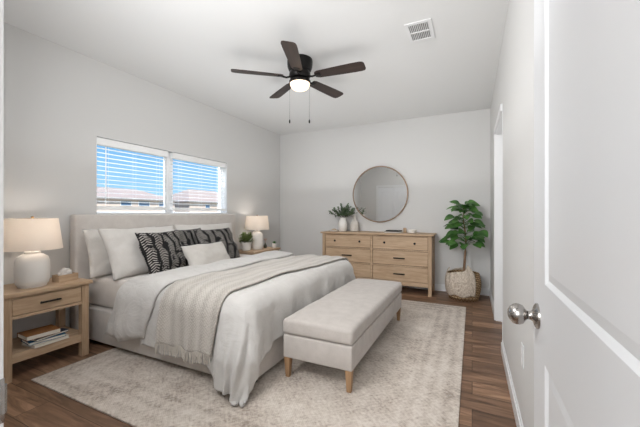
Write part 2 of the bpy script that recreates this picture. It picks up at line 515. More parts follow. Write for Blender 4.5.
# local +y is world -x : the face we see
obj('door_leaf', door_mesh(DW, 2.03, .035, [(.115, DW - .145, 1.035, 1.915), (.115, DW - .145, .16, .845)]), M['door'], d1)
ky, kz = DW - .06, .935
def knob(parent, x, z, s, T=.0175):
    rose = bmesh.new(); prof = [(.0, 0), (.033, 0), (.0325, .004), (.027, .008), (.015, .012), (.0115, .016), (.0105, .021), (.011, .023)]
    lathe(rose, prof[1:], 28)
    kb = bmesh.new(); lathe(kb, [(.008, .022), (.012, .025), (.017, .029), (.0240, .034), (.0272, .042), (.0272, .049), (.0245, .057), (.018, .064), (.010, .068), (.002, .0692)], 28)
    for b_ in (rose, kb):
        bmesh.ops.rotate(b_, verts=b_.verts[:], cent=(0, 0, 0), matrix=Matrix.Rotation(-PI / 2 * s, 3, 'X'))
        bmesh.ops.translate(b_, verts=b_.verts[:], vec=(x, s * T, z))
    k_ = obj('door_knob', kb, M['nickel'], parent, smooth=True)
    obj('rose', rose, M['nickel'], k_, smooth=True)
knob(d1, ky, kz, 1)
obj('latch_plate', B(DW - .001, DW + .0015, -.012, .012, kz - .028, kz + .028, bev=.0005), M['nickel'], d1)
for hz in (.22, 1.02, 1.82):
    bm = bmesh.new(); tube(bm, [(-.006, -.012, hz - .045), (-.006, -.012, hz + .045)], .005, 10)
    obj('hinge', bm, M['nickel'], d1, smooth=True)

# closed door inside the right wall opening
d2 = bpy.data.objects.new('door_2', None); COL.objects.link(d2); d2['kind'] = 'structure'
d2.location = (XR + .085, OY0 + .02, 0); d2.rotation_euler = (0, 0, PI / 2)
W2 = OY1 - OY0 - .04
obj('door_leaf', door_mesh(W2, OZ - .022, .035, [(.11, W2 - .11, 1.035, 1.93), (.11, W2 - .11, .2, .845)]), M['door'], d2)
# closet doors on the near wall (seen in the mirror)
d3 = bpy.data.objects.new('door_3', None); COL.objects.link(d3); d3['kind'] = 'structure'
d3.location = (-2.78, YN + .019, 0)
for k in range(2):
    lf = obj('door_leaf', door_mesh(.517, 2.04, .032, [(.10, .417, .2, .95), (.10, .417, 1.1, 1.9)]), M['door'], d3, loc=(k * .521, 0, 0))
    kb = L([(.004, 0), (.006, .012), (.014, .018), (.016, .026), (.010, .032), (.001, .034)], 16)
    bmesh.ops.rotate(kb, verts=kb.verts[:], cent=(0, 0, 0), matrix=Matrix.Rotation(-PI / 2, 3, 'X'))
    bmesh.ops.translate(kb, verts=kb.verts[:], vec=((.46 if k == 0 else .057), .016, .95))
    obj('door_knob', kb, M['nickel'], lf, smooth=True)
struct('trim_4', boxes([(-2.85, -2.785, YN, YN + .018, 0, 2.12), (-1.735, -1.67, YN, YN + .018, 0, 2.12), (-2.785, -1.735, YN, YN + .018, 2.05, 2.12)], .003), M['trim'])

# ---------------------------------------------------------------- window and blinds
win = bpy.data.objects.new('window_1', None); COL.objects.link(win); win['kind'] = 'structure'
fx0, fx1 = XL - .145, XL - .09
obj('window_frame', boxes([(fx0, fx1, WY0, WY0 + .045, WZ0, WZ1), (fx0, fx1, WY1 - .045, WY1, WZ0, WZ1),
                           (fx0, fx1, WY0 + .045, WY1 - .045, WZ0, WZ0 + .016), (fx0, fx1, WY0 + .045, WY1 - .045, WZ1 - .045, WZ1),
                           (fx0, fx1 + .02, 2.765, 2.85, WZ0 + .016, WZ1 - .045)], .004), M['vinyl'], win)
for y0, y1 in ((WY0 + .045, 2.765), (2.85, WY1 - .045)):
    obj('window_glass', B(fx0 + .02, fx0 + .026, y0, y1, WZ0 + .016, WZ1 - .045), M['glass'], win)
obj('window_reveal', boxes([(fx1, XL - .002, WY0 - .002, WY0 + .006, WZ0, WZ1), (fx1, XL - .002, WY1 - .006, WY1 + .002, WZ0, WZ1), (fx1, XL - .002, WY0, WY1, WZ1 - .006, WZ1 + .002)]), M['trim'], win)
obj('window_sill', B(fx1, XL + .012, WY0, WY1, WZ0 - .02, WZ0 + .006, bev=.003), M['trim'], win)

def blind(y0, y1, label, wand):
    t_ = thing('window_blind', label, 'blind', (XL - .045, (y0 + y1) / 2, WZ0), 0, 'white slatted blinds in the window')
    hw = (y1 - y0) / 2
    obj('head_rail', B(-.03, .03, -hw, hw,   .695, .768, bev=.004), M['blind'], t_)
    bm = bmesh.new()
    n = 13; z = .66
    for k in range(n):
        z = .665 - k * .0452
        # gently cupped slat, near horizontal
        pts = [(-.024, -.002), (-.012, .0012), (0, .0022), (.012, .0012), (.024, -.002)]
        for sgn in (0,):
            top = [[bm.verts.new((x, y, z + dz + .0010)) for x, dz in pts] for y in (-hw + .005, hw - .005)]
            bot = [[bm.verts.new((x, y, z + dz - .0010)) for x, dz in pts] for y in (-hw + .005, hw - .005)]
            for i in range(4):
                bm.faces.new((top[0][i], top[0][i + 1], top[1][i + 1], top[1][i]))
                bm.faces.new((bot[0][i], bot[1][i], bot[1][i + 1], bot[0][i + 1]))
            for i in (0, 4):
                bm.faces.new((top[0][i], top[1][i], bot[1][i], bot[0][i]))
    obj('slats', bm, M['blind'], t_)
    obj('bottom_rail', B(-.026, .026, -hw + .004, hw - .004,   .036, .072, bev=.003), M['blind'], t_)
    for yy in (-hw * .72, 0, hw * .72):
        bm = bmesh.new()
        for x in (-.026, .026): tube(bm, [(x, yy, .06), (x, yy, .71)], .0009, 5)
        for q in range(14): tube(bm, [(-.026, yy, .658 - q * .0452), (.026, yy, .660 - q * .0452)], .0006, 4)
        obj('ladder_cord', bm, M['blind'], t_)
    if wand is not None:
        bm = bmesh.new(); tube(bm, [(.036, wand, .70), (.037, wand, .10)], .0045, 8)
        obj('tilt_wand', bm, M['blind'], t_, smooth=True)
    return t_
blind(WY0 + .012, 2.735, 'wider white slatted blind with a tilt wand, nearest the doorway', -.33)
blind(2.80, WY1 - .012, 'narrower white slatted blind over the pane nearest the corner', None)
# mullion cover between the two blinds
struct('trim_5', boxes([(XL - .09, XL - .075, 2.735, 2.80, WZ0 + .006, WZ1 - .006)], .002), M['trim'])

# ---------------------------------------------------------------- outside
g = struct('ground', B(-90, XL - .3, -40, 90, -.35, -.25), M['ground'])
def house(label, cx, cy, lx, ly, eave, peak, wins):
    t_ = thing('house', label, 'house', (cx, cy, -.25))
    eave += .25; peak += .25
    obj('house_wall', B(-lx / 2, lx / 2, -ly / 2, ly / 2, 0, eave), M['stucco'], t_)
    bm = bmesh.new(); o_ = .5
    v = [bm.verts.new(p) for p in ((-lx / 2 - o_, -ly / 2 - o_, eave), (lx / 2 + o_, -ly / 2 - o_, eave), (lx / 2 + o_, ly / 2 + o_, eave), (-lx / 2 - o_, ly / 2 + o_, eave))]
    r1 = bm.verts.new((0, -ly / 2 + lx * .42, peak)); r2 = bm.verts.new((0, max(-ly / 2 + lx * .42 + .5, ly / 2 - lx * .42), peak))
    bm.faces.new((v[0], v[1], r1)); bm.faces.new((v[1], v[2], r2, r1)); bm.faces.new((v[2], v[3], r2)); bm.faces.new((v[3], v[0], r1, r2)); bm.faces.new(v)
    obj('roof', bm, M['roof'], t_)
    obj('fascia', boxes([(lx / 2 + o_, lx / 2 + o_ + .04, -ly / 2 - o_, ly / 2 + o_, eave - .16, eave + .02), (-lx / 2 - o_, lx / 2 + o_, -ly / 2 - o_ - .04, -ly / 2 - o_, eave - .16, eave + .02)]), M['fascia'], t_)
    for yy, ww, z0, z1 in wins:
        f = obj('window', boxes([(lx / 2, lx / 2 + .06, yy - .08, yy, z0, z1), (lx / 2, lx / 2 + .06, yy + ww, yy + ww + .08, z0, z1), (lx / 2, lx / 2 + .06, yy - .08, yy + ww + .08, z0 - .08, z0), (lx / 2, lx / 2 + .06, yy - .08, yy + ww + .08, z1, z1 + .08)]), M['trim'], t_)
        obj('pane', B(lx / 2, lx / 2 + .03, yy, yy + ww, z0, z1), M['hglass'], f)
house('beige stucco house with hipped roof seen through the left window pane', -44, 27, 8, 12.5, 3.1, 4.7,
      [(-1.8, 1.3, 2.5, 3.05), (.6, 1.5, 2.5, 3.05), (3.6, 1.2, 2.5, 3.05)])
house('beige stucco house with hipped roof seen through the right window pane', -44, 42.5, 8, 13, 3.1, 5.4,
      [(-3.2, .9, 2.4, 3.0)])
def far_tree(cx, cy, r, z, label):
    t_ = thing('tree', label, 'tree', (cx, cy, -.25))
    bm = bmesh.new(); tube(bm, [(0, 0, 0), (0, 0, z)], .15, 8); obj('trunk', bm, M['twig'], t_)
    bm = bmesh.new(); bmesh.ops.create_icosphere(bm, subdivisions=4, radius=r)
    for v in bm.verts:
        v.co *= 1 + .35 * noise.noise(v.co * 1.6) + .15 * noise.noise(v.co * 5)
        v.co.z = v.co.z * .7 + z
    obj('crown', bm, M['tree'], t_)
far_tree(-51, 38.5, 2.3, 2.7, 'round green tree standing beyond the gap between the two houses')

# ---------------------------------------------------------------- rug
bm = bmesh.new()
box(bm, -1.395, 1.395, -1.645, 1.645, 0, .011, bev=.003)
rug = obj('area_rug', bm, M['rug'], loc=(-1.465, 2.80, .0005))
tag(rug, 'large cream and taupe distressed wool rug lying under the bed and bench', 'rug')
RZ = .0125

# ---------------------------------------------------------------- bed
bed = thing('bed', 'king size platform bed upholstered in pale greige linen with tall headboard', 'bed', (0, 0, RZ))
BY0, BY1, BXF = 1.70, 3.68, -1.345
CY = (BY0 + BY1) / 2
obj('bed_base', B(-3.28, BXF, BY0, BY1, .035, .333, bev=.018, seg=3), M['uphol'], bed, smooth=True)
obj('headboard', B(XL + .016, -3.27, 1.645, 3.83, .03, 1.195 - RZ, bev=.02, seg=3), M['uphol'], bed, smooth=True)
for x, y in ((BXF - .07, BY0 + .09), (BXF - .07, BY1 - .09), (-3.2, BY0 + .09), (-3.2, BY1 - .09)):
    obj('leg', B(x - .045, x + .045, y - .045, y + .045, 0, .04, bev=.004), M['blackp'], bed)
mt = thing('mattress', 'thick mattress in a pale beige fitted sheet on the bed base', 'mattress', (0, 0, RZ))
bm = bmesh.new(); box(bm, -3.265, BXF - .03, BY0 + .03, BY1 - .03, .3335, .610, bev=.055, seg=5)
bmesh.ops.subdivide_edges(bm, edges=[e for e in bm.edges if e.calc_length() > .5], cuts=24, use_grid_fill=True)
for v in bm.verts:
    if v.co.z > .36: v.co += Vector((0, 1, .4)) * .006 * noise.noise(Vector((v.co.x * 5, v.co.y * 3, v.co.z * 9)))
obj('fitted_sheet', bm, M['sheet'], mt, smooth=True)

# bedding surface: a = distance across the bed from its centre line, b = position along x
W0, R0, BX0, TOP = .925, .12, -1.43, .612
def S(a, b, off=0.0, rip=1.0):
    sg = 1 if a >= 0 else -1
    oy = max(0, abs(a) - W0); ox = max(0, b - BX0)
    r = math.hypot(ox, oy); R = R0 + off
    nx, ny = (ox / r, oy / r) if r > 1e-6 else (0, 0)
    lim = .72
    if r > .5: r = .5 + (lim - .5) * (1 - math.exp(-(r - .5) / (lim - .5)))
    crown = .035 * max(0, 1 - (abs(a) / (W0 + .25)) ** 4) * (1 - max(0, min(1, (b + 1.9) / .75)) ** 2 * .35)
    puff = .012 * noise.noise(Vector((a * 2.2, b * 2.2, 1.3))) + .010 * noise.noise(Vector((a * 4 + b * 3, b * 7, 5)))
    top = TOP + crown + puff * rip
    if r < 1e-6:
        return Vector((b, CY + a, top + off))
    q = R * PI / 2
    if r < q:
        hz, dr = R * math.sin(r / R), R * (1 - math.cos(r / R))
    else:
        hz, dr = R + .05 * (r - q), R + (r - q)
    s = min(1, max(0, dr - .06) / .30) * rip
    along = b if ny > nx else (a * sg)
    ang = math.atan2(nx, ny)
    amp = .016 * s
    hz += amp * (math.sin(along * 17 + ang * 7 + 1.7 * noise.noise(Vector((b * 2, a, 3)))) + .5 * math.sin(along * 41 + ang * 4))
    if nx > .15 and ny > .15: hz += .04 * s * math.sin(min(1, (min(nx, ny) - .15) / .4) * PI / 2)
    s2 = max(0, min(1, (b + 1.64) / .15)); s2 = s2 * s2 * (3 - 2 * s2)
    hz += .08 * s * s2 * ny ** 1.5
    hz += .012 * noise.noise(Vector((a * 5, b * 5, 9))) * rip
    z = top + off - dr - 0.0
    if z < .03:
        hz += (.03 - z) * .7
    z = max(z, .022 + .004 * (1 + noise.noise(Vector((a * 9, b * 9, 0)))))
    xb = min(b, BX0); yb = min(abs(a), W0)
    return Vector((xb + nx * hz, CY + sg * (yb + ny * hz), z))

def cloth(name, a0, a1, b0, b1, na, nb, off, mat, parent, thick, fa=None, edge=None, rip=1.0):
    bm = bmesh.new(); ul = bm.loops.layers.uv.verify()
    g_ = []
    for i in range(na + 1):
        row = []
        for k in range(nb + 1):
            u, v_ = i / na, k / nb
            a = a0 + (a1 - a0) * u; b = b0 + (b1 - b0) * v_
            if fa: a, b = fa(a, b, u, v_)
            o_ = off if not edge else off * edge(u, v_)
            row.append((bm.verts.new(S(a, b, o_, rip)), (a, b)))
        g_.append(row)
    for i in range(na):
        for k in range(nb):
            q = (g_[i][k], g_[i][k + 1], g_[i + 1][k + 1], g_[i + 1][k])
            f = bm.faces.new([x[0] for x in q])
            for lp, x in zip(f.loops, q): lp[ul].uv = x[1]
    o = obj(name, bm, mat, parent)
    for p in o.data.polygons: p.use_smooth = True
    if thick:
        md = o.modifiers.new('thick', 'SOLIDIFY'); md.thickness = thick; md.offset = -1
    return o

duvet = thing('duvet', 'puffy white duvet draped over the bed and hanging to the floor at the foot corner', 'duvet', (0, 0, RZ))
AH = W0 + .565
def fbody(a, b, u, v_):
    if v_ > .999 or u < .001 or u > .999: pass
    # hem rises a little towards the middle of the side
    if abs(a) > W0:
        k = (abs(a) - W0) / .565
        ss = max(0, min(1, (b + 1.66) / .13)); ss = ss * ss * (3 - 2 * ss)
        a = math.copysign(W0 + (abs(a) - W0) * (1 + .25 * ss * k ** .5), a)
        a = math.copysign(W0 + (abs(a) - W0) * (1 - .06 * (1 - v_) + .02 * math.sin(b * 9)), a)
    if b > BX0:
        b = BX0 + (b - BX0) * (1 + .04 * math.sin(a * 8) + .30 * math.exp(-((abs(a) - .92) / .22) ** 2 if abs(a) < .92 else 0))
    return a, b
cloth('duvet_cover', -AH, AH, -2.36, BX0 + .39, 170, 110, 0, M['duvet'], duvet, .018, fbody)
AB = W0 + .56
def fband(a, b, u, v_):
    # leading edge curves towards the pillows where it hangs, trailing edge follows
    k = min(1, abs(a) / AB)
    b -= .30 * max(0, (abs(a) - .6) / (AB - .6)) ** 1.5 * (1 - .2 * v_)
    if abs(a) > W0:
        a = math.copysign(W0 + (abs(a) - W0) * (1 + .05 * math.sin(b * 14) - .08 * v_), a)
    return a, b
def eband(u, v_):
    e = math.sin(PI * min(1, max(0, v_))) ** .35
    e2 = min(1, min(u, 1 - u) / .02) ** .5
    return .35 + .65 * e * e2
cloth('folded_edge', -AB, AB, -2.50, -2.08, 130, 40, .046, M['duvet'], duvet, .030, fband, eband)

throw = thing('throw_blanket', 'cream chunky knit throw with fringed ends laid across the duvet', 'blanket', (0, 0, RZ))
AT = W0 + .50
def fthrow(a, b, u, v_):
    mid = .085 * a                      # drifts towards the foot on the far side
    wdt = 1 + .05 * math.sin(a * 5)
    c_ = -1.725 + mid
    return a, c_ + (b + 1.83) * wdt
def ethrow(u, v_):
    return 1 + .35 * math.sin(v_ * 17 + 2 * noise.noise(Vector((u * 4, v_ * 3, 0)))) * .6
cloth('knit_blanket', -AT, AT, -2.10, -1.56, 150, 48, .030, M['throw'], throw, .012, fthrow, ethrow)
for sg in (-1, 1):
    bm = bmesh.new()
    for k in range(46):
        v_ = (k + .5) / 46
        a, b = fthrow(sg * AT, -2.10 + .54 * v_, 0, v_)
        p = S(a, b, .030 * ethrow(0 if sg < 0 else 1, v_))
        pts = [p + Vector((0, 0, .004))]
        jx, jy = random.uniform(-.012, .012), random.uniform(-.006, .006)
        ln = random.uniform(.055, .08)
        for s in (.33, .66, 1):
            pts.append(p + Vector((jx * s, sg * (.004 + jy * s) , -ln * s)))
        for q in pts: q.z = max(q.z, .012)
        tube(bm, pts, [.0045, .0035, .004, .0025], 5)
    obj('fringe', bm, M['fringe'], throw, smooth=True)

# ---------------------------------------------------------------- pillows
def pillow_bm(w_, h_, t_, seed, soft=1.0, n=26, puck=.014):
    bm = bmesh.new(); ul = bm.loops.layers.uv.verify()
    sides = []
    for s in (1, -1):
        g_ = []
        for i in range(n + 1):
            row = []
            for k in range(n + 1):
                u, v_ = -1 + 2 * i / n, -1 + 2 * k / n
                u2, v2 = math.sin(u * PI / 2) * .35 + u * .65, math.sin(v_ * PI / 2) * .35 + v_ * .65
                px = u2 * w_ / 2 * (1 - .055 * (1 - v2 * v2) * abs(u2))
                pz = v2 * h_ / 2 * (1 - .075 * (1 - u2 * u2) * abs(v2))
                th = t_ / 2 * ((1 - abs(u2) ** 2.6) * (1 - abs(v2) ** 2.6)) ** .55
                nz = noise.noise(Vector((u2 * 2.2 + seed, v2 * 2.2, seed * 2 + s))) * puck * 1.6 + noise.noise(Vector((u2 * 5, v2 * 5 + seed, s))) * puck * .7
                th += nz * (1 if th > .002 else 0) * min(1, th / .03)
                row.append((bm.verts.new((px, s * th, pz)), ((u2 + 1) / 2, (v2 + 1) / 2)))
            g_.append(row)
        for i in range(n):
            for k in range(n):
                q = (g_[i][k], g_[i + 1][k], g_[i + 1][k + 1], g_[i][k + 1])
                f = bm.faces.new([x[0] for x in q])
                for lp, x in zip(f.loops, q): lp[ul].uv = x[1]
    bmesh.ops.remove_doubles(bm, verts=bm.verts[:], dist=1e-5)
    return bm

def pillow(name, label, cx, cy, w_, h_, t_, lean, yaw, mat, seed, zb=.612 + RZ, group=None, roll=0, puck=.014):
    """stands on its lower edge; local y is thickness, front towards +x of the room"""
    bm = pillow_bm(w_, h_, t_, seed, puck=puck)
    o = obj(name, bm, mat)
    for p in o.data.polygons: p.use_smooth = True
    # local x -> world -y... : rotate so that local -y faces world +x
    rot = Matrix.Rotation(PI / 2 + yaw, 4, 'Z') @ Matrix.Rotation(lean, 4, 'X') @ Matrix.Rotation(roll, 4, 'Y')
    o.matrix_world = Matrix.Translation((cx, cy, 0)) @ rot
    zmin = min((rot @ v.co).z for v in o.data.vertices)
    o.location = (cx, cy, zb - zmin - .004)
    tag(o, label, 'pillow', group)
    return o
WG = 'white bed pillows'
pillow('bed_pillow', 'white pillow leaning on the headboard, leftmost and behind all others', -3.12, 2.02, .74, .46, .16, -.28, 0, M['pillow'], 1.1, group=WG)
pillow('bed_pillow', 'larger white pillow standing in front of the leftmost one', -2.93, 2.11, .84, .50, .19, -.46, .06, M['pillow'], 2.7, group=WG)
pillow('bed_pillow', 'white pillow leaning on the headboard at the far end of the bed', -3.12, 3.13, 1.0, .47, .17, -.28, 0, M['pillow'], 4.2, group=WG)
PG = 'black and white patterned pillows'
pillow('throw_pillow', 'black and white patterned pillow left of the white lumbar cushion', -2.755, 2.18, .54, .45, .17, -.45, .14, M['pattern'], 5.5, group=PG, puck=.02)
pillow('throw_pillow', 'mostly hidden black and white patterned pillow in the middle of the row', -2.97, 2.66, .50, .43, .12, -.34, 0, M['pattern'], 6.1, group=PG)
pillow('throw_pillow', 'black and white patterned pillow nearest the far nightstand', -2.82, 2.98, .64, .44, .16, -.45, .05, M['pattern'], 7.9, group=PG, puck=.02)
pillow('lumbar_cushion', 'small off-white lumbar cushion in front of the patterned pillows', -2.54, 2.54, .62, .30, .16, -.55, .08, M['lumbar'], 8.8, zb=.612 + RZ)

# ---------------------------------------------------------------- bench
bn = thing('bench', 'long upholstered storage bench in greige linen at the foot of the bed', 'bench', (0, 0, RZ))
bx0, bx1, by0, by1 = -1.25, -.705, 1.96, 3.60
obj('bench_body', B(bx0 + .006, bx1 - .006, by0 + .006, by1 - .006, .145, .312, bev=.012, seg=3), M['linen'], bn, smooth=True)
bm = bmesh.new(); box(bm, bx0, bx1, by0, by1, .316, .425, bev=.028, seg=5)
bmesh.ops.subdivide_edges(bm, edges=[e for e in bm.edges if e.calc_length() > .3], cuts=16, use_grid_fill=True)
for v in bm.verts:
    if v.co.z > .40:
        u = abs((v.co.x - (bx0 + bx1) / 2) / ((bx1 - bx0) / 2)); w_ = abs((v.co.y - (by0 + by1) / 2) / ((by1 - by0) / 2))
        v.co.z += .022 * max(0, 1 - u ** 3) * max(0, 1 - w_ ** 6) + .004 * noise.noise(v.co * 6)
obj('cushion_top', bm, M['linen'], bn, smooth=True)
for x, y in ((bx0 + .035, by0 + .035), (bx1 - .035, by0 + .035), (bx0 + .035, by1 - .035), (bx1 - .035, by1 - .035)):
    bm = bmesh.new()
    f = box(bm, x - .023, x + .023, y - .023, y + .023, 0, .15)
    for v in bm.verts:
        if v.co.z < .01: v.co.x = x + (v.co.x - x) * .62; v.co.y = y + (v.co.y - y) * .62
    obj('leg', bm, M['leg'], bn)

# ---------------------------------------------------------------- nightstands
def nightstand(label, Y0, Y1, xf, xb, ht):
    cx, cy = (xf + xb) / 2, (Y0 + Y1) / 2
    dx, dy = (xf - xb) / 2, (Y1 - Y0) / 2
    t_ = thing('nightstand', label, 'nightstand', (cx, cy, 0), 0, 'light oak nightstands')
    obj('table_top', B(-dx - .0, dx + .022, -dy - .02, dy + .02, ht - .028, ht, bev=.004), M['oak_y'], t_)
    L_ = .054
    for x0, x1 in ((-dx, -dx + L_), (dx - L_, dx)):
        for y0, y1 in ((-dy, -dy + L_), (dy - L_, dy)):
            obj('leg', B(x0, x1, y0, y1, 0, ht - .029, bev=.003), M['oak_z'], t_)
    zr = ht - .19
    obj('case', boxes([(-dx + L_, dx - L_, -dy + .008, -dy + .022, zr, ht - .029), (-dx + L_, dx - L_, dy - .022, dy - .008, zr, ht - .029),
                       (-dx + .006, -dx + .02, -dy + L_, dy - L_, zr, ht - .029), (-dx + .02, dx - .02, -dy + .022, dy - .022, zr, zr + .012),
                       (dx - .03, dx - .004, -dy + L_, dy - L_, zr - .002, zr + .020), (dx - .03, dx - .004, -dy + L_, dy - L_, ht - .044, ht - .029)]), M['oak_y'], t_)
    dr = obj('drawer', B(dx - .28, dx - .008, -dy + L_ + .003, dy - L_ - .003, zr + .024, ht - .048, bev=.002), M['oak_y'], t_)
    bm = bmesh.new(); zc = (zr + ht - .02) / 2
    box(bm, dx + .010, dx + .022, -.068, .068, zc - .008, zc + .006, bev=.003)
    for s in (-1, 1): tube(bm, [(dx - .008, s * .052, zc), (dx + .016, s * .052, zc)], .0048, 8)
    obj('handle', bm, M['black'], dr, smooth=True)
    obj('shelf', boxes([(-dx + .01, dx - .012, -dy + .01, dy - .01, .165, .190), (dx - .03, dx - .010, -dy + L_, dy - L_, .125, .165)], .002), M['oak_y'], t_)
    return t_
NH = .634
nightstand('light oak nightstand with a shelf of books, left of the bed', 1.035, 1.59, -2.955, -3.37, NH)
nightstand('light oak nightstand at the far side of the bed, near the corner', 3.858, 4.55, -2.955, -3.37, .625)

# ---------------------------------------------------------------- table lamps
def lamp(label, x, y, z, rtop, rbot, zs0, zs1, rb, power):
    t_ = thing('table_lamp', label, 'lamp', (x, y, z), 0, 'white ceramic table lamps')
    h_ = zs0 - z                # underside of shade above table
    s = rb
    prof = [(s * .78, 0), (s * .82, .006), (s * .82, .014), (s * .92, .025), (s * .98, h_ * .20), (s * 1.0, h_ * .50), (s * .98, h_ * .68), (s * .88, h_ * .79), (s * .62, h_ * .86), (s * .47, h_ * .88), (s * .47, h_ * .93), (s * .42, h_ * .94)]
    obj('lamp_base', L(prof, 40), M['ceramic'], t_, smooth=True)
    sh = zs1 - zs0
    bm = bmesh.new(); tube(bm, [(0, 0, h_ * .93), (0, 0, h_ + .055)], .008, 10)
    nk = obj('lamp_neck', bm, M['brass'], t_, smooth=True)
    # harp to finial
    bm = bmesh.new()
    pts = [(0, math.sin(k / 10 * PI) * .045, h_ + .02 + (sh + .004 - .02) * (k / 10)) for k in range(11)]
    tube(bm, pts, .0022, 6); tube(bm, [(p[0], -p[1], p[2]) for p in pts], .0022, 6)
    obj('harp', bm, M['brass'], nk, smooth=True)
    obj('finial', L([(.004, sh + h_ + .0), (.009, sh + h_ + .004), (.010, sh + h_ + .010), (.006, sh + h_ + .016), (.001, sh + h_ + .019)], 14), M['brass'], t_, smooth=True)
    bm = bmesh.new()
    n = 56
    ro = [[], [], [], []]
    for k in range(n):
        c_, s_ = math.cos(2 * PI * k / n), math.sin(2 * PI * k / n)
        for q, (r, z_) in enumerate(((rbot, h_), (rtop, h_ + sh), (rtop - .003, h_ + sh), (rbot - .003, h_))):
            ro[q].append(bm.verts.new((r * c_, r * s_, z_)))
    for q in range(4):
        for k in range(n):
            bm.faces.new((ro[q][k], ro[q][(k + 1) % n], ro[(q + 1) % 4][(k + 1) % n], ro[(q + 1) % 4][k]))
    sd = obj('lamp_shade', bm, M['shade'], t_, smooth=True)
    bm = bmesh.new()
    for k in range(3):
        a = 2 * PI * k / 3
        tube(bm, [(0, 0, h_ + sh), (rtop * math.cos(a) * .99, rtop * math.sin(a) * .99, h_ + sh - .003)], .0016, 5)
    obj('spider', bm, M['brass'], sd)
    obj('bulb', L([(.012, h_ + .055), (.016, h_ + .07), (.028, h_ + .09), (.030, h_ + .105), (.024, h_ + .122), (.010, h_ + .132)], 20), M['bulb'], t_, smooth=True)
    d = bpy.data.lights.new('lamp_light', 'POINT'); d.energy = power; d.color = (1, .93, .86); d.shadow_soft_size = .035
    o = bpy.data.objects.new('lamp_light', d); o.location = (0, 0, h_ + .165); o.parent = t_; COL.objects.link(o)
    return t_
lamp('white ceramic table lamp with linen shade on the near nightstand, left of the bed', -3.10, 1.262, NH + .001, .158, .188, .925, 1.165, .107, 1.0)
lamp('white ceramic table lamp with linen shade on the far nightstand by the corner', -3.15, 4.20, .626, .17, .198, .945, 1.165, .100, 0.95)

# ---------------------------------------------------------------- things on the near nightstand
tb_ = thing('wooden_tray_box', 'small open light wooden box on the near nightstand beside the lamp', 'box', (-3.10, 1.485, NH + .001), .12)
obj('box_body', boxes([(-.045, .045, -.075, -.069, 0, .058), (-.045, .045, .069, .075, 0, .058), (-.045, -.039, -.069, .069, 0, .058), (.039, .045, -.069, .069, 0, .058), (-.039, .039, -.069, .069, 0, .006)], .001), M['oak_y'], tb_)
bm = bmesh.new()
bmesh.ops.create_icosphere(bm, subdivisions=4, radius=1)
for v in bm.verts:
    n_ = 1 + .25 * noise.noise(v.co * 2.1) + .1 * noise.noise(v.co * 6)
    v.co = Vector((v.co.x * .030 * n_, v.co.y * .050 * n_, .060 + v.co.z * .044 * n_))
    v.co.z = max(v.co.z, .008)
ts = obj('folded_cloths', bm, M['pillow'], smooth=True, loc=(-3.10, 1.485, NH + .002))
ts.rotation_euler = (0, 0, .12)
tag(ts, 'crumpled white tissues rising out of the small wooden box', 'tissue')
ts.name = 'white_tissue'

def book(x, y, z, lx, ly, h_, rz, cover, label, group='books on the nightstand shelf', page=None):
    t_ = thing('book', label, 'book', (x, y, z), rz, group)
    c_ = .0022
    obj('cover', boxes([(-lx / 2, lx / 2, -ly / 2, ly / 2, 0, c_), (-lx / 2, lx / 2, -ly / 2, ly / 2, h_ - c_, h_), (-lx / 2, -lx / 2 + c_, -ly / 2, ly / 2, c_, h_ - c_)]), cover, t_)
    obj('pages', B(-lx / 2 + c_, lx / 2 - .004, -ly / 2 + .004, ly / 2 - .004, c_, h_ - c_), page or M['paper'], t_)
    return h_
blue = plain('book_cover_blue', srgb(44, 96, 130), .6); navy = plain('book_cover_navy', srgb(38, 52, 68), .6)
tan = plain('book_cover_tan', srgb(150, 104, 62), .6); wht = plain('book_cover_white', srgb(214, 206, 194), .6)
z = .191
z += book(-3.04, 1.325, z, .17, .235, .024, .05, wht, 'white book at the bottom of the pile on the nightstand shelf') + .0005
z += book(-3.05, 1.315, z, .165, .23, .020, -.10, blue, 'blue covered book second from the bottom of the shelf pile') + .0005
z += book(-3.06, 1.33, z, .17, .235, .016, .16, navy, 'navy covered book under the tan book in the shelf pile') + .0005
z += book(-3.06, 1.29, z, .17, .215, .034, -.05, tan, 'thick tan covered book on top of the shelf pile') + .0005

# ---------------------------------------------------------------- leaves helper
def leaf(bm, base, d, up, ln, wd, n=5, cup=.12, droop=.25, pts=None):
    d = Vector(d).normalized(); up = Vector(up)
    side = d.cross(up)
    if side.length < .05: side = d.cross(Vector((1, 0, 0)))
    side.normalize(); nrm = side.cross(d).normalized()
    rows = []
    for i in range(n + 1):
        t_ = i / n
        wv_ = wd / 2 * (math.sin(PI * min(1, (t_ * .93 + .05)) ** .85)) ** .8
        p = Vector(base) + d * (ln * t_) - Vector((0, 0, 1)) * (droop * ln * t_ * t_)
        rows.append((bm.verts.new(p - side * wv_ + nrm * cup * wv_), bm.verts.new(p), bm.verts.new(p + side * wv_ + nrm * cup * wv_)))
    for i in range(n):
        for k in range(2):
            bm.faces.new((rows[i][k], rows[i][k + 1], rows[i + 1][k + 1], rows[i + 1][k]))

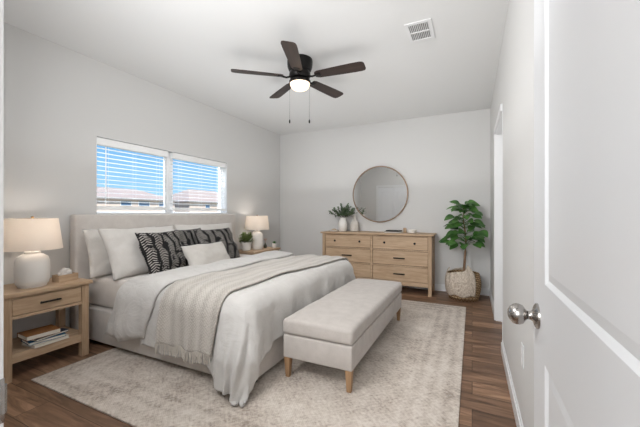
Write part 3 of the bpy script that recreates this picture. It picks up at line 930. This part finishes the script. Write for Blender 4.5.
# ---------------------------------------------------------------- far nightstand: potted herb, succulent, bottle
pp = thing('potted_plant', 'small bushy green plant in a white pot left of the far lamp', 'plant', (-3.18, 3.965, .626))
obj('pot', L([(.054, 0), (.066, .008), (.076, .06), (.080, .125), (.082, .138), (.074, .140), (.068, .12)], 28, capt=True), M['ceramic'], pp, smooth=True)
bm = bmesh.new(); st_ = bmesh.new()
for k in range(64):
    a = random.uniform(0, 2 * PI); e = random.uniform(.2, 1.35)
    d = Vector((math.cos(a) * math.cos(e), math.sin(a) * math.cos(e), math.sin(e)))
    tip = Vector((0, 0, .11)) + Vector((d.x * .15, d.y * .165, d.z * .18)) * random.uniform(.7, 1)
    tube(st_, [(d.x * .015, d.y * .015, .10), tip], .0014, 4)
    for q in range(7):
        pb = Vector((0, 0, .11)).lerp(tip, .45 + .55 * q / 6)
        leaf(bm, pb, d + Vector((random.uniform(-1, 1), random.uniform(-1, 1), random.uniform(-.4, .8))), (0, 0, 1), .038, .022, 3)
obj('foliage', bm, M['herb'], pp); obj('stems', st_, M['twig'], pp)
sp_ = thing('potted_succulent', 'tiny succulent in a white pot at the outer end of the far nightstand', 'plant', (-3.00, 4.475, .626))
obj('pot', L([(.026, 0), (.030, .004), (.036, .075), (.032, .076), (.03, .066)], 20), M['ceramic'], sp_, smooth=True)
bm = bmesh.new()
for k in range(34):
    a = k * 2.4; e = .3 + k / 34 * 1.1
    leaf(bm, (0, 0, .066), (math.cos(a) * math.cos(e), math.sin(a) * math.cos(e), math.sin(e)), (0, 0, 1), .052, .018, 3, .3, .05)
obj('foliage', bm, M['fig'], sp_)
bt = thing('bud_vase', 'small dark bottle with a dried blush sprig between far lamp and succulent', 'vase', (-3.13, 4.40, .626))
obj('bottle', L([(.020, 0), (.026, .006), (.028, .035), (.020, .055), (.009, .066), (.009, .082), (.011, .084)], 20), plain('bottle_green', srgb(64, 66, 52), .3), bt, smooth=True)
bm = bmesh.new()
for k in range(6):
    a = k * 1.05; tube(bm, [(0, 0, .07), (math.cos(a) * .012, math.sin(a) * .012, .12), (math.cos(a) * .026, math.sin(a) * .026, .155)], [.001, .0012, .006], 6)
obj('dried_flowers', bm, plain('dried_blush_flower', srgb(190, 150, 128), .9), bt)

# ---------------------------------------------------------------- dresser
dx0, dx1, dyf, dyb, DH = -2.265, -.525, 4.81, 5.235, .900
ds = thing('dresser', 'wide light oak dresser with six drawers and dark pulls under the round mirror', 'dresser', ((dx0 + dx1) / 2, (dyf + dyb) / 2, 0))
hx, hy = (dx1 - dx0) / 2, (dyb - dyf) / 2
obj('dresser_top', B(-hx - .028, hx + .028, -hy - .025, hy + .005, DH - .026, DH, bev=.005), M['oak'], ds)
PL = .05
for sx in (-1, 1):
    for sy in (-1, 1):
        x0 = -hx if sx < 0 else hx - PL; y0 = -hy if sy < 0 else hy - PL
        obj('leg', B(x0, x0 + PL, y0, y0 + PL, 0, DH - .027, bev=.003), M['oak_z'], ds)
obj('case', boxes([(-hx + .008, -hx + .024, -hy + PL, hy - PL, .13, DH - .027), (hx - .024, hx - .008, -hy + PL, hy - PL, .13, DH - .027),
                   (-hx + PL, hx - PL, hy - .02, hy - .008, .13, DH - .027), (-hx + .024, hx - .024, -hy + .03, hy - .02, .15, .165)]), M['oak'], ds)
mid = -1.42 - (dx0 + dx1) / 2
rails = [(.125, .185), (.405, .42), (.642, .657), (DH - .04, DH - .027)]
fr_ = [(-hx + PL, hx - PL, -hy + .004, -hy + .03, a, b) for a, b in rails] + [(mid - .016, mid + .016, -hy + .0035, -hy + .03, .186, DH - .041)]
obj('face_frame', boxes(fr_, .0015), M['oak'], ds)
obj('gap_shade', B(-hx + PL, hx - PL, -hy + .034, -hy + .036, .19, DH - .045), M['blackp'], ds)  # black sheet close behind the drawer fronts, stands in for shade in the gaps
rows_ = [(.188, .402, 'pull'), (.423, .639, 'pull'), (.660, DH - .043, 'knob')]
for z0, z1, kind in rows_:
    for xa, xb in ((-hx + PL + .005, mid - .021), (mid + .021, hx - PL - .005)):
        dr = obj('drawer', B(xa, xb, -hy + .013, -hy + .032, z0 + .002, z1 - .002, bev=.0025), M['oak'], ds)
        zc, xc = (z0 + z1) / 2, (xa + xb) / 2
        if kind == 'pull':
            bm = bmesh.new()
            box(bm, xc - .085, xc + .085, -hy - .022, -hy - .010, zc - .009, zc + .009, bev=.003)
            for s in (-1, 1): box(bm, xc + s * .066 - .005, xc + s * .066 + .005, -hy - .013, -hy + .013, zc - .005, zc + .005)
            obj('handle', bm, M['black'], dr)
        else:
            ww = xb - xa
            for s in (-1, 1):
                bm = bmesh.new(); lathe(bm, [(.006, 0), (.006, .012), (.015, .016), (.017, .022), (.015, .028), (.008, .031), (.001, .0315)], 20)
                bmesh.ops.rotate(bm, verts=bm.verts[:], cent=(0, 0, 0), matrix=Matrix.Rotation(PI / 2, 3, 'X'))
                bmesh.ops.translate(bm, verts=bm.verts[:], vec=(xc + s * ww * .275, -hy + .013, zc))
                obj('knob', bm, M['black'], dr, smooth=True)

# mirror
mr = thing('round_mirror', 'large round wall mirror with thin bronze frame above the dresser', 'mirror', (-1.405, YB - .002, 1.528))
bm = bmesh.new(); nn = 96; RM = .472
prof = [(RM - .016, 0), (RM + .004, 0), (RM + .004, .026), (RM, .030), (RM - .012, .030), (RM - .016, .024)]
rg = [[bm.verts.new((r * math.cos(2 * PI * k / nn), -y, r * math.sin(2 * PI * k / nn))) for k in range(nn)] for r, y in prof]
for i in range(len(rg)):
    for k in range(nn):
        a, b = rg[i], rg[(i + 1) % len(rg)]
        bm.faces.new((a[k], a[(k + 1) % nn], b[(k + 1) % nn], b[k]))
obj('mirror_frame', bm, M['frame_wood'], mr, smooth=True)
bm = bmesh.new()
fr1 = [bm.verts.new(((RM - .0165) * math.cos(2 * PI * k / nn), -.018, (RM - .0165) * math.sin(2 * PI * k / nn))) for k in range(nn)]
bk = [bm.verts.new((v.co.x, -.004, v.co.z)) for v in fr1]
bm.faces.new(fr1); bm.faces.new(bk[::-1])
for k in range(nn): bm.faces.new((fr1[k], fr1[(k + 1) % nn], bk[(k + 1) % nn], bk[k]))
obj('mirror_glass', bm, M['mirror'], mr)

# on the dresser
DZ_ = DH + .001
vs = thing('ribbed_vase', 'white textured vase holding eucalyptus on the dresser', 'vase', (-1.985, 5.03, DZ_))
bm = bmesh.new(); lathe(bm, [(.050, 0), (.060, .006), (.074, .05), (.080, .10), (.074, .15), (.056, .19), (.048, .21), (.054, .235), (.047, .236), (.042, .20)], 40)
for v in bm.verts:
    r = math.hypot(v.co.x, v.co.y)
    if r > .02:
        a = math.atan2(v.co.y, v.co.x); f = 1 + .03 * math.sin(a * 10 + v.co.z * 30)
        v.co.x *= f; v.co.y *= f
obj('vase_body', bm, M['ceramic'], vs, smooth=True)
eu = thing('eucalyptus_branches', 'bunch of grey-green leafy branches standing in the white textured vase', 'branches', (-1.985, 5.03, DZ_ + .21))
bm = bmesh.new(); st_ = bmesh.new()
dirs = []
for k in range(30):
    a = random.uniform(0, 2 * PI); e = random.uniform(.35, 1.3)
    dirs.append((math.cos(a) * math.cos(e) * 1.05, math.sin(a) * math.cos(e) * .7, math.sin(e), random.uniform(.17, .26)))
dirs += [(.85, -.1, .62, .29), (.8, 0, .75, .28), (-.9, -.2, .5, .24), (.85, -.3, .5, .26), (-.5, -.5, .8, .24)]
for x, y, z_, ln in dirs:
    d = Vector((x, y, z_)).normalized()
    p0 = Vector((d.x * .006, d.y * .006, -.15)); p1 = Vector((d.x * .025, d.y * .025, .02)); p2 = p1 + d * ln * .55; p3 = p1 + d * ln - Vector((0, 0, .012))
    tube(st_, [p0, p1, p2, p3], [.0016, .0016, .0012, .0008], 4)
    for q in range(15):
        t_ = .25 + .75 * q / 14
        pb = p1.lerp(p3, t_)
        leaf(bm, pb, d * .5 + Vector((random.uniform(-1, 1), random.uniform(-1, 1), random.uniform(-.6, 1))), (0, 0, 1), random.uniform(.036, .050), random.uniform(.024, .032), 3, .1, .1)
obj('leaves', bm, M['euc'], eu); obj('stems', st_, M['twig'], eu)
v2 = obj('narrow_neck_vase', L([(.056, 0), (.066, .006), (.070, .06), (.068, .13), (.058, .165), (.030, .19), (.019, .21), (.017, .255), (.022, .266), (.015, .266)], 36), M['stone'], smooth=True, loc=(-1.79, 5.08, DZ_))
tag(v2, 'beige narrow-necked bottle vase right of the white textured vase', 'vase')
dish = thing('trinket_dish', 'small round stone dish at the left end of the dresser', 'dish', (-2.12, 4.97, DZ_))
obj('dish_body', L([(.060, 0), (.070, .004), (.076, .026), (.071, .027), (.060, .010)], 28), M['stone'], dish, smooth=True)
obj('pebble', L([(.028, .011), (.042, .020), (.042, .034), (.022, .044), (.002, .045)], 16), M['oak'], dish, smooth=True)
z = DZ_
z += book(-1.13, 5.03, z, .26, .17, .020, .1, plain('book_cover_taupe', srgb(120, 108, 98), .6), 'taupe flat book under the black one on the dresser', 'flat books on the dresser', M['stone']) + .0005
z += book(-1.11, 5.02, z, .22, .15, .018, -.12, plain('book_cover_black', srgb(32, 30, 30), .7), 'black flat book lying on top of the taupe one on the dresser', 'flat books on the dresser', M['blackp'])
bw = thing('candle_bowl', 'white ceramic bowl near the right end of the dresser', 'bowl', (-.84, 5.02, DZ_))
obj('bowl_body', L([(.050, 0), (.064, .006), (.072, .035), (.074, .055), (.069, .056), (.062, .03), (.045, .014)], 32), M['ceramic'], bw, smooth=True)
obj('wax', L([(.040, .015), (.060, .032), (.002, .040)], 24), M['paper'], bw, smooth=True)
cn = obj('small_candle', L([(.024, 0), (.026, .004), (.026, .070), (.022, .075), (.002, .075)], 20), M['oak_z'], smooth=True, loc=(-.955, 5.08, DZ_))
tag(cn, 'short beige candle just left of the white bowl on the dresser', 'candle')

# ---------------------------------------------------------------- basket and fig tree
PX, PY = -.110, 4.925
bk_ = thing('basket', 'round woven rattan basket wrapped in nubby cream cotton in the back right corner', 'basket', (PX, PY, 0))
def brad(z_): return .186 + .040 * math.sin(PI * min(1, max(0, z_ / .42))) 
bm = bmesh.new()
zs = [.035 + .335 * k / 14 for k in range(15)]
prof = [(.14, .033)] + [(brad(z_), z_) for z_ in zs] + [(brad(zs[-1]) - .012, zs[-1] + .004)] + [(brad(z_) - .014, z_) for z_ in zs[::-1][:12]]
lathe(bm, prof, 48, capb=True, capt=False, uv=True)
obj('basket_body', bm, M['rattan'], bk_, smooth=True)
bm = bmesh.new()
nlp = 26
for k in range(nlp):
    a0, a1 = 2 * PI * k / nlp, 2 * PI * (k + 1) / nlp
    pts = []
    for q in range(7):
        a = a0 + (a1 - a0) * q / 6; zz = .042 - .036 * math.sin(PI * q / 6)
        r = .184 + .006 * math.sin(PI * q / 6)
        pts.append((r * math.cos(a), r * math.sin(a), zz))
    tube(bm, pts, .0055, 6)
tube(bm, [(.186 * math.cos(2 * PI * k / 40), .186 * math.sin(2 * PI * k / 40), .048) for k in range(41)], .007, 6)
obj('looped_foot', bm, M['rattan'], bk_, smooth=True)
# cotton wrap: follows the body, open towards the right, with two raised corners at the rim
bm = bmesh.new(); ul = bm.loops.layers.uv.verify()
na, nz_ = 90, 26; g_ = []
A0, A1 = math.radians(-50), math.radians(-300)
for i in range(na + 1):
    u = i / na; a = A0 + (A1 - A0) * u; row = []
    rim = .375 + .03 * math.sin(u * 9) + .10 * math.exp(-((u - .07) / .05) ** 2) + .085 * math.exp(-((u - .52) / .06) ** 2)
    low = .075 + .10 * max(0, (.08 - u) / .08) ** 1.5 * 0 + .012 * math.sin(u * 30)
    for k in range(nz_ + 1):
        v_ = k / nz_; z_ = low + (rim - low) * v_
        r = brad(min(z_, .37)) + .010 + .006 * math.sin(a * 14 + v_ * 3) * v_ - .05 * max(0, z_ - .37) / .1
        row.append((bm.verts.new((r * math.cos(a), r * math.sin(a), z_)), (u * 1.2, v_ * .5)))
    g_.append(row)
for i in range(na):
    for k in range(nz_):
        q = (g_[i][k], g_[i + 1][k], g_[i + 1][k + 1], g_[i][k + 1])
        f = bm.faces.new([x[0] for x in q])
        for lp, x in zip(f.loops, q): lp[ul].uv = x[1]
wr = obj('cotton_wrap', bm, M['wrap'], bk_)
for p in wr.data.polygons: p.use_smooth = True
md = wr.modifiers.new('thick', 'SOLIDIFY'); md.thickness = .008; md.offset = 1

fg = thing('fig_tree', 'leafy green fig tree with a slim trunk growing out of the wrapped basket', 'tree', (PX, PY, 0))
obj('soil', L([(.15, .30), (.17, .325), (.10, .338), (.004, .342)], 28), M['soil'], fg, smooth=True)
bm = bmesh.new()
tube(bm, [(0, 0, .32), (.012, 0, .5), (.022, -.01, .66), (.03, -.01, .82), (.015, -.02, 1.0), (-.01, -.01, 1.15), (.01, -.02, 1.30)], [.020, .017, .015, .012, .009, .007, .004], 10)
obj('trunk', bm, M['trunk'], fg, smooth=True)
bm = bmesh.new(); st_ = bmesh.new()
def fleaf(p0, tip, ln, wd, droop=.35):
    p0, tip = Vector(p0), Vector(tip)
    tube(st_, [p0, (p0 + tip) / 2 + Vector((0, 0, .015)), tip], [.0035, .003, .002], 5)
    d = (tip - p0).normalized(); d.z = d.z * .5 + random.uniform(-.35, .15)
    leaf(bm, tip, d, (random.uniform(-.3, .3), -.55 + random.uniform(-.3, .3), .8), ln, wd, 7, .16, droop)
trk = lambda z_: (.03 if z_ < .9 else .01, -.015, z_)
lv = []
for k in range(84):
    z_ = random.choice([.80, .84, .88, .94, .98, 1.03, 1.08, 1.13, 1.18, 1.24, 1.29])
    a = k * 2.399 + random.uniform(-.3, .3)
    rr = (.17 if z_ < .92 else .13 if z_ < 1.2 else .07) * random.uniform(.45, 1.05)
    x, y = math.cos(a) * rr, math.sin(a) * rr * .75 - .03
    fleaf(trk(z_ - .04), (x + .01, y, z_ + random.uniform(-.02, .05)), random.uniform(.11, .16), random.uniform(.085, .115))
# the outermost leaves of the silhouette
for tip, ln, wd in (((.14, -.2, .80), .14, .11), ((.02, -.22, .78), .14, .11), ((-.1, -.2, .82), .14, .11), ((.17, -.2, .90), .12, .10), ((.20, -.24, .97), .14, .12), ((.19, -.20, 1.05), .10, .07), ((-.18, -.05, .86), .15, .06), ((-.17, -.06, .80), .15, .07), ((.13, -.12, 1.22), .14, .10),
                    ((-.10, -.05, 1.30), .13, .035), ((.06, -.05, 1.33), .12, .035), ((.02, -.03, 1.33), .10, .05), ((-.13, -.08, 1.17), .13, .10), ((-.14, -.1, 1.06), .13, .04)):
    fleaf(trk(tip[2] - .06), tip, ln, wd)
for v in bm.verts:      # keep clear of the two walls
    if v.co.x > XR - PX - .03: v.co.x = XR - PX - .03 - (v.co.x - (XR - PX - .03)) * .2
    if v.co.y > YB - PY - .03: v.co.y = YB - PY - .03 - (v.co.y - (YB - PY - .03)) * .2
lf = obj('foliage', bm, M['fig'], fg)
for p in lf.data.polygons: p.use_smooth = True
obj('petioles', st_, M['fig'], fg)

# ---------------------------------------------------------------- ceiling fan
FX, FY = -1.555, 2.775
fan = thing('ceiling_fan', 'dark ceiling fan with five walnut blades and a lit globe', 'fan', (FX, FY, H))
obj('ceiling_mount', L([(.125, -.001), (.128, -.03), (.124, -.075), (.112, -.105)], 40), M['black'], fan, smooth=True)
obj('motor_housing', L([(.112, -.106), (.098, -.12), (.105, -.135), (.108, -.165), (.095, -.185), (.06, -.192), (.058, -.205)], 40), M['black'], fan, smooth=True)
obj('light_ring', L([(.06, -.206), (.098, -.208), (.108, -.215), (.108, -.232), (.100, -.236)], 40), M['black'], fan, smooth=True)
obj('light_bowl', L([(.099, -.237), (.098, -.250), (.090, -.272), (.072, -.290), (.045, -.302), (.015, -.306), (.002, -.3065)], 40), M['opal'], fan, smooth=True)
ZB = -.175
for k in range(5):
    a = math.radians(3 + 72 * k)
    bm = bmesh.new()
    # blade outline in local x (radial) y (width): tapered inner end, rounded outer end
    out = [(.17, -.038), (.20, -.052), (.40, -.062), (.57, -.067), (.630, -.066), (.655, -.058), (.665, -.04), (.667, 0), (.665, .04), (.655, .058), (.630, .066), (.57, .067), (.40, .062), (.20, .052), (.17, .038)]
    tp = [bm.verts.new((x, y, .003)) for x, y in out]; bo = [bm.verts.new((x, y, -.003)) for x, y in out]
    bm.faces.new(tp); bm.faces.new(bo[::-1])
    for i in range(len(out)):
        j_ = (i + 1) % len(out); bm.faces.new((tp[i], bo[i], bo[j_], tp[j_]))
    blade = obj('blade', bm, M['blade'], fan)
    bm = bmesh.new()
    tube(bm, [(.095, 0, .0), (.135, .0, -.012), (.175, 0, -.006)], [.010, .009, .010], 8)
    box(bm, .165, .225, -.03, .03, -.0075, -.0035, bev=.001)
    for q in ((.18, -.018), (.18, .018), (.212, 0)):
        lathe(bm, [(.005, -.010), (.005, -.0075)], 8, (q[0], q[1], 0))
    obj('blade_bracket', bm, M['black'], blade, smooth=True)
    blade.rotation_euler = Matrix.Rotation(a, 3, 'Z').to_4x4().to_euler()
    blade.matrix_local = Matrix.Translation((0, 0, ZB)) @ Matrix.Rotation(a, 4, 'Z') @ Matrix.Rotation(math.radians(-11), 4, 'X')
for dx, dy, zl in ((-.092, -.045, -.60), (.062, .085, -.585)):
    bm = bmesh.new(); tube(bm, [(dx, dy, -.225), (dx, dy, zl)], .0011, 6)
    ch = obj('pull_chain', bm, M['black'], fan)
    obj('chain_fob', L([(.003, zl + .004), (.007, zl - .006), (.008, zl - .024), (.004, zl - .034)], 12, (dx, dy, 0)), M['black'], ch, smooth=True)
d = bpy.data.lights.new('fan_light', 'SPOT'); d.spot_size = math.radians(168); d.spot_blend = .35; d.energy = 16; d.color = (1, .95, .90); d.shadow_soft_size = .09
o = bpy.data.objects.new('fan_light', d); o.location = (0, 0, -.33); o.parent = fan; COL.objects.link(o)

# ---------------------------------------------------------------- ceiling vent
vt = thing('ceiling_vent', 'white ceiling air vent with two rows of slots right of the fan', 'vent', (-.395, 2.775, H))
vx, vy = .105, .155
obj('vent_frame', boxes([(-vx, vx, -vy, -vy + .035, -.007, -.0005), (-vx, vx, vy - .035, vy, -.007, -.0005), (-vx, -vx + .028, -vy + .035, vy - .035, -.007, -.0005), (vx - .028, vx, -vy + .035, vy - .035, -.007, -.0005),
                         (-vx + .028, vx - .028, -.008, .008, -.007, -.0005)], .0015), M['trim'], vt)
obj('vent_shade', B(-vx + .028, vx - .028, -vy + .035, vy - .035, -.0018, -.0008), M['blackp'], vt)  # flat black sheet standing in for the shaded depth behind the louvers
bm = bmesh.new()
for r in (-1, 1):
    y0, y1 = (-vy + .036, -.009) if r < 0 else (.009, vy - .036)
    for k in range(11):
        x = -vx + .034 + k * .0142
        vsq = [bm.verts.new(p) for p in ((x, y0, -.0068), (x + .0075, y0, -.0022), (x + .0075, y1, -.0022), (x, y1, -.0068), (x - .001, y0, -.0062), (x + .0065, y0, -.0019), (x + .0065, y1, -.0019), (x - .001, y1, -.0062))]
        bm.faces.new(vsq[:4]); bm.faces.new(vsq[4:][::-1])
obj('louvers', bm, M['trim'], vt)

# outlet on the right wall
ou = thing('wall_outlet', 'white wall outlet cover low on the right wall beside the door', 'outlet', (XR - .0005, 1.955, .46))
obj('cover_plate', B(-.005, 0, -.036, .036, -.058, .058, bev=.0015), M['trim'], ou)
for s in (-1, 1):
    obj('socket', B(-.0065, -.0052, -.014, .014, s * .024 - .013, s * .024 + .013, bev=.0006), M['vinyl'], ou)
